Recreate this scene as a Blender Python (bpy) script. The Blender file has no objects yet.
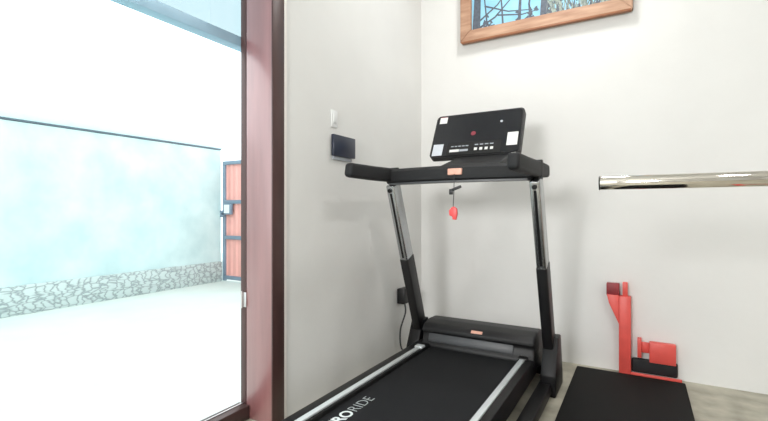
import bpy, bmesh, math, random
from mathutils import Vector, Matrix
random.seed(7)
S = bpy.context.scene
COL = S.collection

# ------------------------------------------------------------------ camera, sky, light, exposure
cam_d = bpy.data.cameras.new('camera')
cam = bpy.data.objects.new('camera', cam_d); COL.objects.link(cam)
cam.location = (0, 0, 1.05)
cam.rotation_euler = (math.radians(90), 0, math.radians(30.2))
cam_d.sensor_width = 36; cam_d.lens = 440 / 768 * 36
cam_d.clip_start = 0.02
S.camera = cam

W = bpy.data.worlds.new('sky'); S.world = W; W.use_nodes = True
bg = W.node_tree.nodes['Background']
bg.inputs['Color'].default_value = (0.90, 1.0, 1.03, 1)
bg.inputs['Strength'].default_value = 1.95

def area(name, loc, size, power, color=(1, 1, 1), target=None, sy=None):
    d = bpy.data.lights.new(name, 'AREA'); d.energy = power; d.color = color
    d.shape = 'RECTANGLE'; d.size = size; d.size_y = sy or size
    o = bpy.data.objects.new(name, d); COL.objects.link(o); o.location = loc
    if target is not None:
        o.rotation_euler = (Vector(target) - Vector(loc)).to_track_quat('-Z', 'Y').to_euler()
    return o

LAMPS = [(-0.55, 2.55, 3.26, 11), (1.0, 0.7, 3.26, 16)]  # second lamp is added to even out the room light
FILL_PANEL = (-0.75, -2.33, 1.75)
for i, (x, y, z, p) in enumerate(LAMPS):
    area('lamp_light', (x, y, z - 0.075), 0.34, p, (1.0, 0.985, 0.96))

area('fill_panel_light', FILL_PANEL, 0.85, 95, (1.0, 0.995, 0.985), (-0.6, 3.2, 1.2))  # added fill light behind the camera, evens out the wall brightness

S.view_settings.view_transform = 'Standard'
S.view_settings.look = 'None'
S.view_settings.gamma = 1
S.view_settings.use_curve_mapping = False
S.view_settings.exposure = 0.45

# ------------------------------------------------------------------ materials
def lin(c):
    return tuple(((v / 255) / 12.92 if v / 255 <= 0.04045 else ((v / 255 + 0.055) / 1.055) ** 2.4) for v in c)

def mat(name, rgb, rough=0.5, metal=0.0, var=0.06, scale=8, bump=0.0, bscale=60, spec=0.5, coat=0.0, ior=None, stretch=None, rgb2=None):
    m = bpy.data.materials.new(name); m.use_nodes = True
    nt = m.node_tree; b = nt.nodes['Principled BSDF']
    b.inputs['Roughness'].default_value = rough
    b.inputs['Metallic'].default_value = metal
    b.inputs['Specular IOR Level'].default_value = spec
    b.inputs['Coat Weight'].default_value = coat
    b.inputs['Coat Roughness'].default_value = 0.15
    if ior: b.inputs['IOR'].default_value = ior
    c = lin(rgb)
    tc = nt.nodes.new('ShaderNodeTexCoord'); mp = nt.nodes.new('ShaderNodeMapping')
    nt.links.new(tc.outputs['Object'], mp.inputs['Vector'])
    if stretch: mp.inputs['Scale'].default_value = stretch
    n = nt.nodes.new('ShaderNodeTexNoise'); n.inputs['Scale'].default_value = scale; n.inputs['Detail'].default_value = 5
    nt.links.new(mp.outputs['Vector'], n.inputs['Vector'])
    r = nt.nodes.new('ShaderNodeValToRGB')
    c2 = lin(rgb2) if rgb2 else tuple(min(1, v * (1 + var)) for v in c)
    c1 = c if rgb2 else tuple(v * (1 - var) for v in c)
    r.color_ramp.elements[0].position = 0.3; r.color_ramp.elements[0].color = (*c1, 1)
    r.color_ramp.elements[1].position = 0.7; r.color_ramp.elements[1].color = (*c2, 1)
    nt.links.new(n.outputs['Fac'], r.inputs['Fac']); nt.links.new(r.outputs['Color'], b.inputs['Base Color'])
    if bump:
        n2 = nt.nodes.new('ShaderNodeTexNoise'); n2.inputs['Scale'].default_value = bscale; n2.inputs['Detail'].default_value = 6
        nt.links.new(mp.outputs['Vector'], n2.inputs['Vector'])
        bp = nt.nodes.new('ShaderNodeBump'); bp.inputs['Strength'].default_value = bump; bp.inputs['Distance'].default_value = 0.01
        nt.links.new(n2.outputs['Fac'], bp.inputs['Height']); nt.links.new(bp.outputs['Normal'], b.inputs['Normal'])
    return m

M = {}
M['wall'] = mat('white_plaster', (227, 227, 225), 0.8, var=0.025, scale=2.2, bump=0.08, bscale=25, spec=0.25)
M['ceil'] = mat('ceiling_paint', (228, 228, 225), 0.9, var=0.02)
M['bead'] = mat('lit_edge_white', (240, 236, 232), 0.6, var=0.02)
M['floor'] = mat('worn_concrete', (140, 136, 122), 0.55, scale=6, rgb2=(192, 188, 172), bump=0.1, bscale=30)
M['post'] = mat('varnished_wood', (138, 90, 90), 0.32, var=0.12, scale=5, stretch=(6, 6, 0.5), ior=2.1, coat=0.3)
M['post_dark'] = mat('dark_and_shaded_wood', (74, 50, 48), 0.4, var=0.12, scale=5, stretch=(6, 6, 0.5))  # dark stop, and shade painted on the post's room face
M['sill'] = mat('sill_wood', (70, 52, 50), 0.4, var=0.12, scale=5, stretch=(6, .6, 6))
M['header'] = mat('glare_blue_header', (172, 212, 236), 0.45, var=0.03)  # veiling glare put into the header colour as pale blue
M['gasket'] = mat('black_gasket', (26, 24, 26), 0.6)
M['alu'] = mat('aluminium', (205, 200, 200), 0.35, metal=0.8, var=0.02)
M['black'] = mat('black_plastic', (17, 17, 19), 0.42, var=0.1, scale=30)
M['black_grain'] = mat('grained_black_plastic', (25, 25, 27), 0.5, var=0.12, scale=60, bump=0.15, bscale=220)
M['black_steel'] = mat('black_coated_steel', (15, 15, 17), 0.45, spec=0.3, var=0.1, scale=20)
M['foam'] = mat('black_foam', (21, 22, 25), 0.7, var=0.1, scale=40, bump=0.15, bscale=300)
M['belt'] = mat('rubber_belt', (19, 20, 23), 0.8, spec=0.3, var=0.08, scale=90, bump=0.12, bscale=400)
M['rail'] = mat('silver_rail', (214, 220, 222), 0.4, metal=0.3, var=0.03)
M['chrome'] = mat('brushed_steel', (176, 178, 180), 0.24, metal=0.95, var=0.03, scale=12)
M['polish'] = mat('polished_chrome', (225, 220, 212), 0.07, metal=1.0, var=0.01)
M['gloss'] = mat('gloss_black_panel', (26, 28, 33), 0.22, var=0.05)
M['inlay'] = mat('grey_gloss_inlay', (70, 72, 75), 0.42, var=0.1)
M['white'] = mat('white_sticker', (232, 232, 230), 0.5, var=0.03)
M['bluewhite'] = mat('pale_sticker', (206, 212, 220), 0.5, var=0.05, scale=40)
M['button'] = mat('button_print', (196, 204, 204), 0.5, var=0.03)
M['logo'] = mat('red_logo', (140, 58, 70), 0.4, var=0.1)
M['salmon'] = mat('salmon_label', (232, 178, 158), 0.45, var=0.1, scale=60)
M['red'] = mat('red_powder_coat', (222, 86, 78), 0.4, var=0.06, scale=14)
M['red_shaded'] = mat('shaded_red_coat', (140, 42, 48), 0.5, var=0.2, scale=30)  # darker copy of the red, for shade on the receding block
M['tag'] = mat('red_plastic', (236, 84, 84), 0.4, var=0.04)
M['cord'] = mat('cord', (60, 60, 62), 0.6)
M['mat'] = mat('rubber_mat', (17, 17, 17), 0.85, spec=0.25, var=0.1, scale=80, bump=0.2, bscale=250)
M['pine'] = mat('frame_wood', (162, 122, 98), 0.5, scale=4, stretch=(1.2, 8, 9), rgb2=(196, 160, 134), bump=0.05)
M['pine_edge'] = mat('frame_edge_wood', (150, 98, 66), 0.5, var=0.15, scale=6, stretch=(1.2, 8, 9))
M['plate'] = mat('white_switch', (228, 230, 230), 0.35, var=0.01)
M['navy'] = mat('dark_glass_plate', (38, 44, 62), 0.3, var=0.05)
M['greyp'] = mat('grey_plastic', (176, 182, 190), 0.5, var=0.03)
M['gate_red'] = mat('faded_red_sheet', (236, 170, 160), 0.55, var=0.07, scale=3)
M['gate_grey'] = mat('grey_gate_steel', (126, 142, 158), 0.5, var=0.06)
M['ground'] = mat('pale_concrete', (194, 206, 200), 0.85, scale=1.3, rgb2=(208, 214, 208), bump=0.1, bscale=12)
M['coping'] = mat('wall_coping', (200, 220, 224), 0.8, var=0.03)
M['coping_shade'] = mat('coping_shadow_line', (110, 122, 132), 0.8, var=0.1)

def glass(name, col=(0.9, 0.97, 1, 1)):
    m = bpy.data.materials.new(name); m.use_nodes = True; nt = m.node_tree
    nt.nodes.remove(nt.nodes['Principled BSDF']); out = nt.nodes['Material Output']
    t = nt.nodes.new('ShaderNodeBsdfTransparent'); t.inputs['Color'].default_value = col
    g = nt.nodes.new('ShaderNodeBsdfGlossy'); g.inputs['Roughness'].default_value = 0.02
    mx = nt.nodes.new('ShaderNodeMixShader')
    mx.inputs[0].default_value = 0.06; nt.links.new(t.outputs[0], mx.inputs[1]); nt.links.new(g.outputs[0], mx.inputs[2])
    nt.links.new(mx.outputs[0], out.inputs['Surface'])
    return m
M['glass'] = glass('transom_glass', (0.56, 0.62, 0.635, 1))

def yard_plaster():
    m = mat('weathered_plaster', (184, 208, 209), 0.85, scale=2.6, rgb2=(212, 230, 229), bump=0.3, bscale=9)  # grey wall with the cyan cast of overexposure mixed into its colour
    return m
M['yard'] = yard_plaster()

def stone():
    m = bpy.data.materials.new('rubble_stone'); m.use_nodes = True; nt = m.node_tree; b = nt.nodes['Principled BSDF']
    tc = nt.nodes.new('ShaderNodeTexCoord'); v = nt.nodes.new('ShaderNodeTexVoronoi'); v.feature = 'DISTANCE_TO_EDGE'
    v.inputs['Scale'].default_value = 15
    nz = nt.nodes.new('ShaderNodeTexNoise'); nz.inputs['Scale'].default_value = 6
    ad = nt.nodes.new('ShaderNodeMixRGB'); ad.inputs[0].default_value = 0.12
    nt.links.new(tc.outputs['Object'], ad.inputs[1]); nt.links.new(nz.outputs['Color'], ad.inputs[2])
    nt.links.new(ad.outputs[0], v.inputs['Vector'])
    r = nt.nodes.new('ShaderNodeValToRGB')
    r.color_ramp.elements[0].position = 0.0; r.color_ramp.elements[0].color = (*lin((150, 160, 162)), 1)
    r.color_ramp.elements[1].position = 0.14; r.color_ramp.elements[1].color = (*lin((200, 212, 210)), 1)
    nt.links.new(v.outputs['Distance'], r.inputs['Fac']); nt.links.new(r.outputs['Color'], b.inputs['Base Color'])
    b.inputs['Roughness'].default_value = 0.9
    bp = nt.nodes.new('ShaderNodeBump'); bp.inputs['Strength'].default_value = 0.6; bp.inputs['Distance'].default_value = 0.03
    nt.links.new(r.outputs['Color'], bp.inputs['Height']); nt.links.new(bp.outputs['Normal'], b.inputs['Normal'])
    return m
M['stone'] = stone()

def emit(name, col, s):
    m = bpy.data.materials.new(name); m.use_nodes = True; b = m.node_tree.nodes['Principled BSDF']
    b.inputs['Emission Color'].default_value = (*col, 1); b.inputs['Emission Strength'].default_value = s
    return m
M['lamp'] = emit('lamp_diffuser', (1, 0.98, 0.95), 3.0)

# ------------------------------------------------------------------ mesh helpers
def new(): return bmesh.new()

def box(bm, x0, x1, y0, y1, z0, z1, bev=0.0, seg=2, mx=None, mi=0):
    t = bmesh.new()
    bmesh.ops.create_cube(t, size=1)
    for v in t.verts:
        v.co = Vector(((x0 + x1) / 2 + v.co.x * (x1 - x0), (y0 + y1) / 2 + v.co.y * (y1 - y0), (z0 + z1) / 2 + v.co.z * (z1 - z0)))
    if bev:
        bmesh.ops.bevel(t, geom=t.edges[:], offset=bev, segments=seg, profile=0.5, affect='EDGES')
    merge(bm, t, mx, mi)

def merge(bm, t, mx=None, mi=0):
    if mx is not None: bmesh.ops.transform(t, matrix=mx, verts=t.verts)
    me = bpy.data.meshes.new('tmp')
    for f in t.faces: f.material_index = mi
    t.to_mesh(me); t.free(); bm.from_mesh(me); bpy.data.meshes.remove(me)

def prism(bm, prof, axis, a, b, bev=0.0, seg=2, mx=None, mi=0):
    """profile of 2D points extruded along axis 'X' (pts = y,z), 'Y' (x,z) or 'Z' (x,y)"""
    t = bmesh.new()
    def p(q, s):
        return {'X': (s, q[0], q[1]), 'Y': (q[0], s, q[1]), 'Z': (q[0], q[1], s)}[axis]
    A = [t.verts.new(p(q, a)) for q in prof]; B = [t.verts.new(p(q, b)) for q in prof]
    t.faces.new(A); t.faces.new(B[::-1])
    n = len(prof)
    for i in range(n):
        t.faces.new((A[i], B[i], B[(i + 1) % n], A[(i + 1) % n]))
    bmesh.ops.recalc_face_normals(t, faces=t.faces)
    if bev: bmesh.ops.bevel(t, geom=t.edges[:], offset=bev, segments=seg, profile=0.5, affect='EDGES')
    merge(bm, t, mx, mi)

def cyl(bm, p0, p1, r, seg=20, r2=None, bev=0.0, mi=0):
    t = bmesh.new(); p0 = Vector(p0); p1 = Vector(p1); d = p1 - p0
    bmesh.ops.create_cone(t, cap_ends=True, segments=seg, radius1=r, radius2=r if r2 is None else r2, depth=d.length)
    if bev:
        ed = [e for e in t.edges if len(e.link_faces) == 2 and any(len(f.verts) > 4 for f in e.link_faces)]
        bmesh.ops.bevel(t, geom=ed, offset=bev, segments=2, profile=0.5, affect='EDGES')
    mx = Matrix.Translation((p0 + p1) / 2) @ d.to_track_quat('Z', 'Y').to_matrix().to_4x4()
    merge(bm, t, mx, mi)

def tube(bm, pts, r, seg=8, mi=0):
    pts = [Vector(p) for p in pts]; t = bmesh.new(); rings = []
    for i, p in enumerate(pts):
        d = (pts[min(i + 1, len(pts) - 1)] - pts[max(i - 1, 0)]).normalized()
        u = d.cross(Vector((0.31, 0.83, 0.47))).normalized(); w = d.cross(u)
        rings.append([t.verts.new(p + r * (math.cos(2 * math.pi * k / seg) * u + math.sin(2 * math.pi * k / seg) * w)) for k in range(seg)])
    for a, b in zip(rings, rings[1:]):
        for k in range(seg): t.faces.new((a[k], a[(k + 1) % seg], b[(k + 1) % seg], b[k]))
    t.faces.new(rings[0]); t.faces.new(rings[-1][::-1])
    bmesh.ops.recalc_face_normals(t, faces=t.faces); merge(bm, t, None, mi)

def smoothpath(ctrl, n=8):
    P = [Vector(c) for c in ctrl]; P = [2 * P[0] - P[1]] + P + [2 * P[-1] - P[-2]]; out = []
    for i in range(1, len(P) - 2):
        for k in range(n):
            t = k / n
            out.append(0.5 * (2 * P[i] + (P[i + 1] - P[i - 1]) * t + (2 * P[i - 1] - 5 * P[i] + 4 * P[i + 1] - P[i + 2]) * t * t + (3 * P[i] - P[i - 1] - 3 * P[i + 1] + P[i + 2]) * t ** 3))
    out.append(P[-2]); return out

ORG = {}
def obj(name, bm, mats, parent=None, loc=None, smooth=True):
    o0 = ORG[parent.name] if parent else Vector(loc or (0, 0, 0))
    bmesh.ops.translate(bm, vec=-o0, verts=bm.verts)
    bmesh.ops.recalc_face_normals(bm, faces=bm.faces)
    me = bpy.data.meshes.new(name); bm.to_mesh(me); bm.free()
    if not isinstance(mats, (list, tuple)): mats = [mats]
    for m in mats: me.materials.append(m)
    if smooth:
        for p in me.polygons: p.use_smooth = True
        try: me.set_sharp_from_angle(angle=math.radians(32))
        except Exception: pass
    o = bpy.data.objects.new(name, me); COL.objects.link(o)
    if parent: o.parent = parent
    else: o.location = o0
    ORG[o.name] = o0
    return o

def tag(o, label, cat, group=None):
    o['label'] = label; o['category'] = cat
    if group: o['group'] = group
    return o

def thing(name, loc, label, cat, group=None):
    o = bpy.data.objects.new(name, None); COL.objects.link(o); o.location = loc; o.empty_display_size = 0.1
    ORG[o.name] = Vector(loc); return tag(o, label, cat, group)

def struct(name, bm, m, parent=None, label=None, cat=None):
    o = obj(name, bm, m, parent)
    if parent is None:
        o['kind'] = 'structure'
        if label: o['label'] = label; o['category'] = cat
    return o

# ------------------------------------------------------------------ the room
LX, BY, RX, FY, H = -1.55, 3.27, 2.6, -2.4, 3.3
b = new(); box(b, LX - .2, RX + .15, FY - .15, BY + .15, -0.1, 0); struct('floor', b, M['floor'], label='bare worn beige concrete floor under the gym equipment', cat='floor')
b = new(); box(b, LX - .2, RX + .15, FY - .15, BY + .15, H, H + .1); struct('ceiling', b, M['ceil'], label='plain white ceiling over the room', cat='ceiling')
b = new(); box(b, LX - .2, RX + .15, BY, BY + .15, 0, H); struct('wall_back', b, M['wall'], label='white plastered back wall behind the treadmill', cat='wall')
DY0, DY1, DTOP = -0.35, 1.655, 2.75
b = new()
box(b, LX - .2, LX, DY1, BY, 0, H); box(b, LX - .2, LX, FY, DY0, 0, H); box(b, LX - .2, LX, DY0, DY1, DTOP, H)
struct('wall_left', b, M['wall'], label='white plastered left wall with the open doorway', cat='wall')
b = new(); box(b, RX, RX + .15, FY, BY, 0, H); struct('wall_right', b, M['wall'], label='white plastered right wall', cat='wall')
b = new(); box(b, LX - .2, RX + .15, FY - .15, FY, 0, H); struct('wall_front', b, M['wall'], label='white plastered wall behind the viewer', cat='wall')
b = new(); box(b, LX, LX + .006, DY1 + .003, DY1 + .022, 0, H, .002); struct('trim_1', b, M['bead'], label='thin white bead painting the lit plaster edge beside the brown door post', cat='trim')  # added bead, whiter than the wall, paints the highlight on its edge

# door frame in the left wall
d1 = bpy.data.objects.new('door_1', None); COL.objects.link(d1); d1.location = (LX - .1, DY1, 0); ORG['door_1'] = Vector(d1.location)
d1['kind'] = 'structure'; d1['label'] = 'open doorway with brown varnished wooden frame in the left wall'; d1['category'] = 'door'
b = new(); box(b, -1.725, LX + .004, DY1 - .079, DY1, 0, DTOP, .004)
jamb = obj('door_jamb', b, M['post'], d1)
b = new(); box(b, -1.765, -1.727, DY1 - .079, DY1, 0, DTOP, .003)
obj('door_stop', b, M['post_dark'], d1)
b = new(); box(b, LX - .001, LX + .0075, DY1 - .080, DY1 + .001, 0, DTOP, .002)
obj('jamb_shade_layer', b, M['post_dark'], d1)  # thin dark layer paints the shade on the face towards the room
b = new(); box(b, -1.725, LX + .004, DY0, DY0 + .079, 0, DTOP, .004); obj('door_jamb', b, M['post'], d1)
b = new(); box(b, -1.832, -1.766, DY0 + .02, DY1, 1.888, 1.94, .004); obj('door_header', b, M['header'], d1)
b = new(); box(b, -1.725, LX + .004, DY0 + .079, DY1 - .079, DTOP - .07, DTOP, .004); obj('door_lintel', b, M['post'], d1)
b = new(); box(b, -1.775, -1.70, DY0 + .079, DY1 - .079, 0, .07, .004)
sill = obj('door_sill', b, M['sill'], d1)
b = new(); box(b, -1.752, -1.744, DY0 + .08, DY1 - .08, .0705, .073); obj('sill_track', b, M['alu'], sill)
b = new(); box(b, -1.775, -1.771, DY0 + .03, DY1 - .01, 1.935, DTOP - .005); obj('transom_pane', b, M['glass'], d1)
b = new(); box(b, -1.748, -1.722, DY1 - .083, DY1 - .079, .56, .635, .001); cyl(b, (-1.748, DY1 - .086, .555), (-1.748, DY1 - .086, .64), .006)
obj('hinge', b, M['alu'], d1)

# ------------------------------------------------------------------ the yard outside the doorway
GX, GY = -5.44, 4.48
b = new(); box(b, -9, LX - .2, -5, 9, -0.12, -0.005); struct('yard_ground', b, M['ground'], label='pale sunlit concrete yard outside the doorway', cat='ground')
yw = bpy.data.objects.new('yard_wall', None); COL.objects.link(yw); yw.location = (GX, 0, 0); ORG['yard_wall'] = Vector((GX, 0, 0))
yw['kind'] = 'structure'; yw['label'] = 'long pale grey boundary wall across the yard'; yw['category'] = 'wall'
b = new(); box(b, GX - .18, GX, -5, GY, -.01, 1.95); obj('wall_face', b, M['yard'], yw)
b = new(); box(b, GX - .2, GX + .012, -5, GY, 1.955, 1.972); obj('coping_shadow_line', b, M['coping_shade'], yw)  # dark strip paints the shadow line under the coping
b = new(); box(b, GX - .2, GX + .03, -5, GY + .02, 1.972, 2.05, .008); obj('coping', b, M['coping'], yw)
b = new(); box(b, GX - .1, GX + .035, -5, GY - .002, -.01, .29, .01); obj('stone_plinth', b, M['stone'], yw)
ew = new(); box(ew, -3.7, LX - .2, GY + .1, GY + .25, -.01, 1.9); struct('yard_end_wall', ew, M['yard'], label='short pale wall beside the yard gate', cat='wall')

g = thing('yard_gate', (-4.55, GY + .05, 0), 'faded red corrugated metal gate in a grey frame at the end of the yard', 'gate')
gx0, gx1, gy0, gy1 = GX + .005, -3.71, GY + .02, GY + .06
b = new()
for x0, x1 in ((gx0, gx0 + .055), (-4.6, -4.54), (gx1 - .055, gx1)): box(b, x0, x1, gy0, gy1, 0.0, 1.79, .004)
for z in (0.02, .62, 1.15, 1.735): box(b, gx0 + .05, gx1 - .05, gy0, gy1, z, z + .055, .004)
obj('gate_frame', b, M['gate_grey'], g)
b = new()
prof = []
n = 60
for k in range(n + 1):
    x = gx0 + .05 + (gx1 - gx0 - .1) * k / n
    prof.append((x, gy1 - .012 + (.010 if k % 4 in (1, 2) else 0)))
prof += [(p[0], p[1] + .004) for p in prof[::-1]]
prism(b, prof, 'Z', .05, 1.75)
obj('gate_sheet', b, M['gate_red'], g, smooth=False)
b = new(); box(b, gx0 + .06, gx0 + .22, gy0 - .03, gy0 + .01, .99, 1.15, .004); lb = obj('latch_box', b, M['gate_grey'], g)
b = new(); box(b, gx0 + .075, gx0 + .185, gy0 - .034, gy0 - .03, 1.01, 1.135); obj('latch_plate', b, M['white'], lb)
b = new()
for z in (.97, 1.03): cyl(b, (gx0 - .004, gy0 - .03, z), (gx0 + .065, gy0 - .03, z), .014, 10)
box(b, gx0, gx0 + .02, gy0 - .04, gy0 + .01, .95, 1.05); obj('gate_bolt', b, M['gate_grey'], g)

# ------------------------------------------------------------------ ceiling lamps (above the view) and the added fill panel
for i, (x, y, z, p) in enumerate(LAMPS):
    lab = ['square white ceiling lamp nearest the back wall', 'added square white fill lamp on the ceiling nearest the right wall'][i]
    t = thing('ceiling_lamp', (x, y, H), lab, 'lamp', 'ceiling lamps')
    b = new(); box(b, x - .2, x + .2, y - .2, y + .2, H - .055, H, .006); obj('lamp_housing', b, M['plate'], t)
    b = new(); box(b, x - .18, x + .18, y - .18, y + .18, H - .066, H - .0555, .003); obj('lamp_diffuser', b, M['lamp'], t)

t = thing('fill_panel', (FILL_PANEL[0], FY, FILL_PANEL[2] - .46), 'unseen square white fill panel added on the wall behind the viewer', 'lamp')  # added housing for the fill light, out of view
x, y, z = FILL_PANEL
b = new(); box(b, x - .46, x + .46, FY + .0005, FY + .04, z - .46, z + .46, .006); obj('lamp_housing', b, M['plate'], t)
b = new(); box(b, x - .44, x + .44, FY + .0405, FY + .05, z - .44, z + .44, .003); obj('lamp_diffuser', b, M['lamp'], t)

# ------------------------------------------------------------------ framed painting on the back wall
px0, px1, pz0, pz1 = -1.195, -.04, 2.335, 3.06
pt = thing('framed_painting', ((px0 + px1) / 2, BY, pz0), 'wood framed painting of bare branches on blue, hanging high on the back wall', 'painting')
fw, fy = .085, BY - .055
b = new()
def frame_bar(bm, a, c, d, e):
    t = bmesh.new(); V = [t.verts.new((p[0], fy, p[1])) for p in (a, c, d, e)] + [t.verts.new((p[0], BY - .001, p[1])) for p in (a, c, d, e)]
    t.faces.new(V[:4]); t.faces.new(V[4:][::-1])
    for i in range(4): t.faces.new((V[i], V[4 + i], V[4 + (i + 1) % 4], V[(i + 1) % 4]))
    bmesh.ops.recalc_face_normals(t, faces=t.faces)
    bmesh.ops.bevel(t, geom=t.edges[:], offset=.005, segments=2, affect='EDGES'); merge(bm, t)
o4 = [(px0, pz0), (px1, pz0), (px1, pz1), (px0, pz1)]; i4 = [(px0 + fw, pz0 + fw), (px1 - fw, pz0 + fw), (px1 - fw, pz1 - fw), (px0 + fw, pz1 - fw)]
for k in range(4): frame_bar(b, o4[k], o4[(k + 1) % 4], i4[(k + 1) % 4], i4[k])
fr = obj('frame', b, M['pine'], pt)
b = new(); box(b, px0 + .01, px1 - .01, fy - .004, fy + .03, pz0 - .008, pz0 + .006, .003); obj('frame_edge', b, M['pine_edge'], fr)

M['psky'] = mat('paint_sky', (124, 184, 216), 0.6, scale=6, rgb2=(158, 208, 230))
M['pbark'] = mat('paint_bark', (84, 92, 104), 0.6, var=0.25, scale=40)
M['pleaf'] = mat('paint_foliage', (92, 106, 102), 0.6, scale=60, rgb2=(160, 172, 164))
b = new()
cy = fy + .028
box(b, px0 + fw - .01, px1 - fw + .01, cy, cy + .012, pz0 + fw - .01, pz1 - fw + .01)
cx0, cz0, cwid, chgt = px0 + fw, pz0 + fw, px1 - px0 - 2 * fw, pz1 - pz0 - 2 * fw
def stroke(bm, pts, w0, w1, mi):
    P = [Vector((cx0 + u * cwid, 0, cz0 + v * chgt)) for u, v in pts]
    t = bmesh.new(); L = []; R = []
    for i, p in enumerate(P):
        d = (P[min(i + 1, len(P) - 1)] - P[max(i - 1, 0)]).normalized(); nn = Vector((-d.z, 0, d.x))
        w = w0 + (w1 - w0) * i / (len(P) - 1)
        a = p + nn * w; c = p - nn * w
        for q in (a, c):
            q.x = min(max(q.x, cx0 - .008), cx0 + cwid + .008); q.z = min(max(q.z, cz0 - .008), cz0 + chgt + .008); q.y = cy - random.uniform(.0008, .0022)
        L.append(t.verts.new(a)); R.append(t.verts.new(c))
    for i in range(len(P) - 1): t.faces.new((L[i], L[i + 1], R[i + 1], R[i]))
    merge(bm, t, None, mi)
# trunks, branches and a misty thicket at the right
for u, w in ((.035, .030), (.53, .024), (.36, .011)): stroke(b, [(u, 0), (u + .01, .4), (u - .005, 1)], w, w * .7, 1)
for pts, w in (([(.06, .02), (.18, .12), (.30, .32)], .008), ([(.05, .10), (.2, .28), (.36, .62)], .007), ([(.20, .14), (.38, .08), (.5, .1)], .006),
               ([(.1, .3), (.28, .16), (.44, .12)], .006), ([(.36, .3), (.45, .42), (.55, .7)], .006), ([(.24, 0), (.23, .3), (.2, .9)], .007),
               ([(.44, 0), (.43, .2), (.46, .5)], .009), ([(.12, .04), (.1, .4), (.16, .9)], .006), ([(.53, .4), (.66, .6), (.8, .95)], .009), ([(.53, .5), (.42, .75), (.3, .97)], .008)):
    stroke(b, pts, w, w * .5, 1)
for k in range(260):
    u = random.uniform(.56, .99); v = random.uniform(-.03, .7) ** 1 if random.random() < .5 else random.uniform(-.05, .2)
    stroke(b, [(u, v), (u + random.uniform(-.02, .02), v + random.uniform(.05, .14))], random.uniform(.004, .014), .002, random.choice((1, 2, 2)))
for k in range(26):
    u = random.choice((.1, .15, .33, .43, .47)) + random.gauss(0, .02); v = abs(random.gauss(0, .07))
    stroke(b, [(u, v), (u + random.uniform(-.02, .03), v + random.uniform(.02, .06))], random.uniform(.006, .014), .003, 1)
obj('canvas', b, [M['psky'], M['pbark'], M['pleaf']], pt, smooth=False)

# ------------------------------------------------------------------ things on the left wall
t = thing('light_switch', (LX, 2.075, 1.535), 'small white switch plate on the left wall above the dark plate', 'switch')
b = new(); box(b, LX + .0005, LX + .009, 2.045, 2.105, 1.535, 1.635, .003); sp = obj('switch_plate', b, M['plate'], t)
b = new(); box(b, LX + .008, LX + .013, 2.06, 2.09, 1.56, 1.61, .002); obj('switch_rocker', b, M['plate'], t)
t = thing('switch_panel', (LX, 2.165, 1.36), 'dark rectangular wall panel on the left wall over the treadmill handlebar', 'wall panel')
b = new(); box(b, LX + .0005, LX + .012, 2.06, 2.25, 1.348, 1.48, .004); obj('back_box', b, M['greyp'], t)
b = new(); box(b, LX + .006, LX + .026, 2.045, 2.268, 1.368, 1.493, .004); obj('front_plate', b, M['navy'], t)

t = thing('power_adapter', (LX, 2.90, .36), 'black plug adapter with its cord in the left wall behind the treadmill upright', 'power adapter')
b = new(); box(b, LX + .0005, LX + .062, 2.85, 2.955, .362, .475, .008); obj('adapter_body', b, M['black'], t)
b = new(); tube(b, smoothpath([(LX + .04, 2.90, .365), (LX + .045, 2.90, .29), (LX + .03, 2.85, .17), (LX + .04, 2.85, .04), (LX + .1, 2.87, .0085), (LX + .16, 2.90, .0085)]), .006)
obj('cord', b, M['cord'], t)

# ------------------------------------------------------------------ treadmill
TX = -.89
tm = thing('treadmill', (TX, 2.0, 0), 'black treadmill with silver side rails and uprights facing the back wall', 'treadmill')
def mirror_x(x): return 2 * TX - x
YB = .75   # rear end of the deck (towards the viewer, below the frame)
# floor frame
b = new()
for s in (-1, 1):
    x0 = TX + s * .425
    box(b, x0 - .035, x0 + .035, 1.5, 2.98, .012, .075, .008)
box(b, TX - .42, TX + .42, 2.90, 2.97, .015, .07, .006); box(b, TX - .42, TX + .42, 1.55, 1.62, .015, .055, .006)
bf = obj('base_frame', b, M['black_steel'], tm)
for x in (TX - .425, TX + .425):
    for y in (1.56, 2.93):
        b = new(); cyl(b, (x, y, 0), (x, y, .014), .025, 16); obj('foot', b, M['foam'], bf)
# deck
b = new()
for s in (-1, 1):
    xo = TX + (.362 if s > 0 else -.384); xi = TX + s * .28
    box(b, min(xo, xi), max(xo, xi), YB, 2.72, .085, .19, .008)
box(b, TX - .31, TX + .31, YB + .04, 2.7, .10, .150, .004)
deck = obj('deck', b, M['black_steel'], tm)
b = new(); prism(b, [(YB + .02, .105), (YB + .005, .13), (YB + .02, .16), (YB + .05, .170), (2.66, .170), (2.66, .155), (YB + .05, .152)], 'X', TX - .285, TX + .285)
belt = obj('running_belt', b, M['belt'], tm)
for s in (-1, 1):
    b = new(); x = TX + s * .307; ye = 2.48 if s < 0 else 2.57; box(b, x - .0145, x + .0145, YB + .03, ye, .188, .2, .004)
    rl = obj('side_rail', b, M['rail'], tm)
    b = new(); box(b, x - .026, x + .026, ye - .002, ye + .05, .188, .204, .005); obj('rail_end_cap', b, M['rail'] if s < 0 else M['black'], rl)
    b = new(); box(b, x - .045, x + .045, YB - .03, YB + .04, .08, .205, .012); obj('rear_end_cap', b, M['black'], rl)

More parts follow.
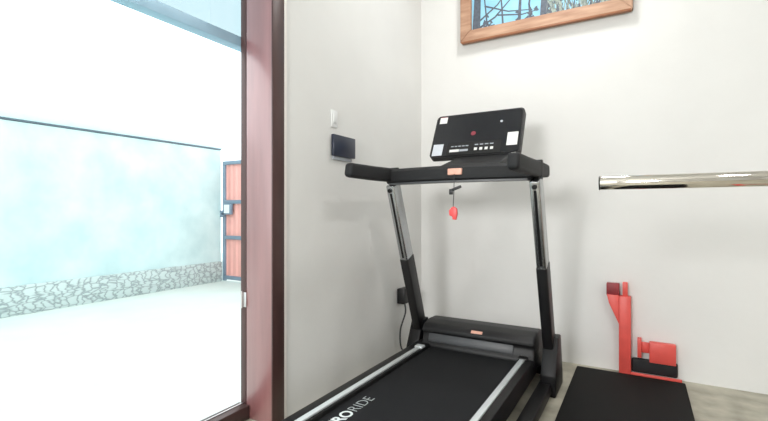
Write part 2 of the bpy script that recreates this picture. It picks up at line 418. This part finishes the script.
def text(body, x, y, z, size, rotz, m, offset=0.0, name='lettering', parent=None, mx=None):
    c = bpy.data.curves.new('tmp_text', 'FONT'); c.body = body; c.size = size; c.extrude = .0004; c.offset = offset
    o = bpy.data.objects.new('tmp_text', c); COL.objects.link(o)
    bpy.context.view_layer.update()
    me = bpy.data.meshes.new_from_object(o.evaluated_get(bpy.context.evaluated_depsgraph_get()))
    w = max(v.co.x for v in me.vertices)
    bm = bmesh.new(); bm.from_mesh(me); bpy.data.objects.remove(o); bpy.data.meshes.remove(me)
    bmesh.ops.transform(bm, matrix=mx or (Matrix.Translation((x, y, z)) @ Matrix.Rotation(rotz, 4, 'Z')), verts=bm.verts)
    obj(name, bm, m, parent, smooth=False); return w
M['letters'] = mat('white_print', (226, 232, 232), 0.5, var=0.03)
w1 = text('PRO', -1.07, 1.44, .1712, .078, math.pi / 2, M['letters'], .0016, 'bold_lettering', belt)
M['letters2'] = mat('grey_print', (166, 173, 173), 0.5, var=0.03)
text('RIDE', -1.07, 1.44 + w1 + .006, .1712, .078, math.pi / 2, M['letters2'], -.0012, 'thin_lettering', belt)

# motor cover
b = new()
prism(b, [(2.605, .135), (2.60, .185), (2.618, .205), (2.632, .252), (2.612, .268), (2.612, .284), (2.645, .313), (2.72, .328), (2.82, .324), (2.93, .29), (2.985, .22), (2.985, .09), (2.9, .08)], 'X', TX - .345, TX + .365, .014, 3)
mc = obj('motor_cover', b, M['black_grain'], tm)
b = new()
mi_ = Matrix.Translation((0, 2.617, .203)) @ Matrix.Rotation(math.radians(-16), 4, 'X')
box(b, TX - .30, TX + .245, -.007, .012, -.001, .055, .006, 2, mi_); obj('cover_inlay', b, M['inlay'], mc)
b = new()
ms_ = Matrix.Translation((TX + .02, 2.6285, .2985)) @ Matrix.Rotation(math.radians(-45), 4, 'X')
box(b, -.036, .036, -.0025, .002, -.010, .010, .002, 2, ms_); obj('cover_badge', b, M['salmon'], mc)

# uprights
up_top, up_bot = Vector((0, 2.335, 1.215)), Vector((0, 2.80, .05))
dirv = (up_top - up_bot).normalized(); ang = math.atan2(-(up_top.y - up_bot.y), up_top.z - up_bot.z)
def up_mx(x): return Matrix.Translation((x, up_bot.y, up_bot.z)) @ Matrix.Rotation(ang, 4, 'X')
L = (up_top - up_bot).length; Lc = L * (.757 - .05) / (1.215 - .05)
for s in (-1, 1):
    x = TX + (.43 if s > 0 else -.407)
    b = new(); box(b, -.027, .027, -.047, .047, Lc - .05, L, .010, 3, up_mx(x))
    u = obj('upright', b, M['chrome'], tm)
    b = new(); box(b, -.0295, .0295, -.0495, .0495, 0, Lc, .010, 3, up_mx(x))
    obj('upright_sleeve', b, M['black'], u)
    b = new(); box(b, -.007, .007, -.0482, -.0455, Lc + .01, L - .05, .001, 1, up_mx(x)); obj('upright_groove', b, M['black_steel'], u)
    b = new(); q = up_mx(x) @ Vector((0, -.047, L - .03)); cyl(b, q, q + Vector((0, -.012, -.004)), .013, 14, bev=.002); obj('bolt', b, M['black'], u)
    # foot bracket
    b = new(); xo = x + s * .012
    prism(b, [(2.60, .0), (2.86, .0), (2.86, .06), (2.79, .315), (2.70, .315), (2.60, .12)], 'X', xo - .042, xo + .042, .008)
    obj('upright_bracket', b, M['black_steel'], tm)
    b = new(); cyl(b, (xo + s * .041, 2.74, .16), (xo + s * .05, 2.74, .16), .016, 6); cyl(b, (xo + s * .041, 2.72, .06), (xo + s * .05, 2.72, .06), .016, 6)

    b.free()
    # handlebar
    b = new(); prism(b, [(1.855, 1.232), (1.868, 1.296), (2.10, 1.298), (2.40, 1.306), (2.58, 1.305), (2.585, 1.235), (2.40, 1.222), (2.1, 1.219), (1.875, 1.221)], 'X', x - .027, x + .027, .016, 4)
    hb = obj('handlebar', b, M['foam'], tm)
    b = new(); prism(b, [(2.345, 1.208), (2.345, 1.311), (2.365, 1.312), (2.365, 1.209)], 'X', x - .030, x + .030, .006, 2); obj('handlebar_collar', b, M['black'], hb)
# crossbar, gently bowed towards the user
b = new(); N = 14; t = bmesh.new(); rings = []
for i in range(N + 1):
    f = i / N; x = TX - .415 + .83 * f; k = math.sin(math.pi * f); y = 2.315 - .045 * k
    pr = [(-.045, 1.222), (-.05, 1.252), (-.043, 1.279), (-.02, 1.296), (.03, 1.300), (.05, 1.285), (.05, 1.226), (.03, 1.208), (-.03, 1.208)]
    rings.append([t.verts.new((x, y + p[0], p[1])) for p in pr])
for a, c in zip(rings, rings[1:]):
    for k in range(len(a)): t.faces.new((a[k], a[(k + 1) % len(a)], c[(k + 1) % len(a)], c[k]))
t.faces.new(rings[0]); t.faces.new(rings[-1][::-1]); bmesh.ops.recalc_face_normals(t, faces=t.faces); merge(b, t)
cb = obj('crossbar', b, M['foam'], tm)
b = new(); t = bmesh.new(); rings = []
for i in range(N + 1):
    f = i / N; x = TX - .40 + .80 * f; k = math.sin(math.pi * f); y = 2.315 - .045 * k
    rings.append([t.verts.new((x, y + p, z)) for p, z in ((-.044, 1.203), (-.044, 1.212), (.03, 1.212), (.03, 1.203))])
for a, c in zip(rings, rings[1:]):
    for k in range(4): t.faces.new((a[k], a[(k + 1) % 4], c[(k + 1) % 4], c[k]))
t.faces.new(rings[0]); t.faces.new(rings[-1][::-1]); merge(b, t)
obj('crossbar_strip', b, M['inlay'], cb)
b = new(); box(b, -.895, -.815, 2.213, 2.24, 1.240, 1.275, .005, 3); obj('crossbar_label', b, M['salmon'], cb)
# console neck and console
b = new(); prism(b, [(2.31, 1.27), (2.36, 1.27), (2.70, 1.37), (2.75, 1.52), (2.69, 1.50), (2.615, 1.385), (2.42, 1.335), (2.31, 1.305)], 'X', TX - .09, TX + .25, .012, 2)
obj('console_neck', b, M['black_steel'], tm)
Vd = Vector((0, .155, .306)).normalized(); Wc, Hc = .575, .332
cm = Matrix(((1, 0, 0, -1.180), (0, -Vd.z, Vd.y, 2.6), (0, Vd.y, Vd.z, 1.376), (0, 0, 0, 1)))   # local x right, y out of the face, z up the face
cm = Matrix(((1, 0, 0, -1.180), (0, Vd.z, Vd.y, 2.605), (0, -Vd.y, Vd.z, 1.386), (0, 0, 0, 1)))   # local -y points at the user
def rrect(w, h, r, n=5, x0=0, z0=0):
    P = []
    for cx, cz, a0 in ((w - r, r, -90), (w - r, h - r, 0), (r, h - r, 90), (r, r, 180)):
        for k in range(n + 1):
            a = math.radians(a0 + 90 * k / n); P.append((x0 + cx + r * math.cos(a), z0 + cz + r * math.sin(a)))
    return P
b = new(); prism(b, rrect(Wc, Hc, .028), 'Y', 0, .04, 0, mx=cm)
con = obj('console', b, M['black_grain'], tm)
b = new(); prism(b, rrect(Wc - .02, Hc - .02, .022, 5, .01, .01), 'Y', -.004, .001, 0, mx=cm); obj('console_face', b, M['gloss'], con)
def cbox(name, s0, s1, t0, t1, m, y=-.0055, parent=None):
    b = new(); box(b, s0 * Wc, s1 * Wc, y, -.003, t0 * Hc, t1 * Hc, 0, 1, cm); return obj(name, b, m, parent or con)
cbox('sticker', .045, .135, .80, .945, M['white']); cbox('sticker', .045, .13, .945, .96, M['logo'])
cbox('sticker', .03, .15, .04, .30, M['bluewhite']); cbox('sticker', .855, .965, .17, .45, M['white'])
b = new(); cyl(b, (.475 * Wc, -.0058, .5 * Hc), (.475 * Wc, -.003, .5 * Hc), .016, 20); bmesh.ops.transform(b, matrix=cm, verts=b.verts); lg = obj('round_logo', b, M['logo'], con)
b = new(); cyl(b, (.77 * Wc, -.0058, .72 * Hc), (.77 * Wc, -.003, .72 * Hc), .008, 16); bmesh.ops.transform(b, matrix=cm, verts=b.verts); obj('indicator', b, M['greyp'], con)
bp_ = cbox('button_panel', .20, .80, .03, .31, M['black'], -.0050)
for k in range(5): cbox('key_print', .245 + k * .042, .245 + k * .042 + .03, .215, .235, M['greyp'], -.0062, con)
cbox('key_print', .235, .345, .10, .155, M['white'], -.0062, con); cbox('key_print', .35, .445, .105, .15, M['greyp'], -.0062, con)
for k in range(4): cbox('key_print', .515 + k * .055, .515 + k * .055 + .038, .225, .245, M['greyp'], -.0062, con)
for k in range(4): cbox('button', .515 + k * .058, .515 + k * .058 + .032, .11, .165, M['white'], -.0075, con)
b = new(); box(b, -.522, -.500, 1.826, 1.834, 1.262, 1.278, .002); b.free()
b = new(); box(b, -.640, -.610, 2.545, 2.56, 1.352, 1.384, .003); obj('console_clip', b, M['white'], tm)

# safety key hanging from the crossbar
sk = thing('safety_key', (-.855, 2.2125, 1.0), 'red safety key hanging on a cord from the treadmill crossbar', 'safety key')
kx, ky = -.855, 2.2125
b = new(); tube(b, smoothpath([(kx, 2.2105, 1.243), (kx, 2.2105, 1.225), (kx - .002, ky, 1.15), (kx - .006, ky, 1.066)]), .0022, 6); obj('key_cord', b, M['cord'], sk)
b = new(); box(b, -.028, .028, -.007, .007, -.007, .007, .003, 2, Matrix.Translation((kx + .012, ky, 1.168)) @ Matrix.Rotation(-.35, 4, 'Y')); box(b, kx - .028, kx - .008, ky - .006, ky + .006, 1.135, 1.165, .003); obj('cord_clip', b, M['black'], sk)
b = new(); prism(b, [(kx - .028, 1.05), (kx - .026, 1.024), (kx - .01, 1.018), (kx - .008, 1.002), (kx + .012, 1.0), (kx + .018, 1.03), (kx + .016, 1.06), (kx, 1.072), (kx - .016, 1.066)], 'Y', ky - .008, ky + .008, .003, 2); obj('key_tag', b, M['tag'], sk)

# ------------------------------------------------------------------ exercise mat
b = new(); prism(b, rrect(.60, 2.25, .01, 3, -.365, .945), 'Z', .0005, .012, .002)
tag(obj('exercise_mat', b, M['mat'], None, (-.06, 2.05, 0)), 'flat black rubber exercise mat on the floor right of the treadmill', 'mat')

# ------------------------------------------------------------------ red rack foot at the back wall
rk = thing('gym_rack', (-.085, 3.235, 0), 'red steel gym rack with a flared short upright against the back wall', 'gym rack')
y0, y1 = 3.202, 3.262
b = new(); box(b, -.118, -.050, y0, y1, 0, .50, .004)
po = obj('rack_upright', b, M['red'], rk)
b = new(); prism(b, [(-.118, .32), (-.118, .505), (-.188, .505), (-.175, .45)], 'Y', y0, y1, .003); obj('gusset', b, M['red'], rk)
b = new(); box(b, -.190, -.116, y0 + .004, y1 - .004, .50, .578, .004); obj('top_block', b, M['red_shaded'], rk)  # shade of the receding face is in the darker red
b = new(); box(b, -.098, -.068, y0 + .01, y1 - .01, .498, .588, .004); obj('top_peg', b, M['red'], rk)
b = new(); box(b, -.05, .22, y0 + .002, y0 + .02, .004, .022, .002); obj('floor_rail', b, M['red'], rk)
b = new(); box(b, -.015, .008, y0 + .01, y1 - .005, .12, .24, .003); box(b, .008, .05, y0 + .03, y1 - .01, .15, .215, .003); box(b, .05, .19, y0 + .005, y1 - .005, .10, .225, .004); obj('cross_plate', b, M['red'], rk)
b = new(); box(b, -.047, .2, y0 + .024, y1 - .004, .02, .11, .012, 3); obj('padded_bar', b, M['foam'], rk)

# ------------------------------------------------------------------ barbell resting on a stand right of the view
BYb, BZ = 1.755, 1.148
bb = thing('barbell', (.6, BYb, BZ), 'chrome barbell sleeve end jutting in at the right above the black mat', 'barbell')
b = new(); cyl(b, (-.124, BYb, BZ), (.37, BYb, BZ), .0245, 48, bev=.002); sl = obj('sleeve', b, M['polish'], bb)
b = new(); cyl(b, (-.1275, BYb, BZ), (-.124, BYb, BZ), .0247, 48); obj('end_cap', b, M['gasket'], sl)
b = new(); cyl(b, (.37, BYb, BZ), (.405, BYb, BZ), .037, 40, bev=.003); obj('collar', b, M['polish'], bb)
b = new(); cyl(b, (.405, BYb, BZ), (1.67, BYb, BZ), .014, 24); obj('shaft', b, M['polish'], bb)
b = new(); cyl(b, (1.67, BYb, BZ), (1.705, BYb, BZ), .037, 40, bev=.003); obj('collar', b, M['polish'], bb)
b = new(); cyl(b, (1.705, BYb, BZ), (2.13, BYb, BZ), .0245, 48, bev=.002); obj('sleeve', b, M['polish'], bb)
for k, x in enumerate((.62, 1.38)):
    st = thing('squat_stand', (x, BYb, 0), ['red squat stand under the end of the barbell nearer the treadmill', 'red squat stand under the end of the barbell nearer the right wall'][k], 'squat stand', 'squat stands under the barbell')
    b = new(); box(b, x - .03, x + .03, BYb + .02, BYb + .08, .05, 1.25, .004); obj('stand_post', b, M['red'], st)
    b = new(); box(b, x - .03, x + .03, BYb - .2, BYb + .45, 0, .055, .004); obj('stand_foot', b, M['red'], st)
    b = new(); box(b, x - .025, x + .025, BYb - .03, BYb + .022, BZ - .034, BZ - .0145, .003); box(b, x - .025, x + .025, BYb - .042, BYb - .026, BZ - .034, BZ + .03, .003); obj('bar_hook', b, M['black_steel'], st)
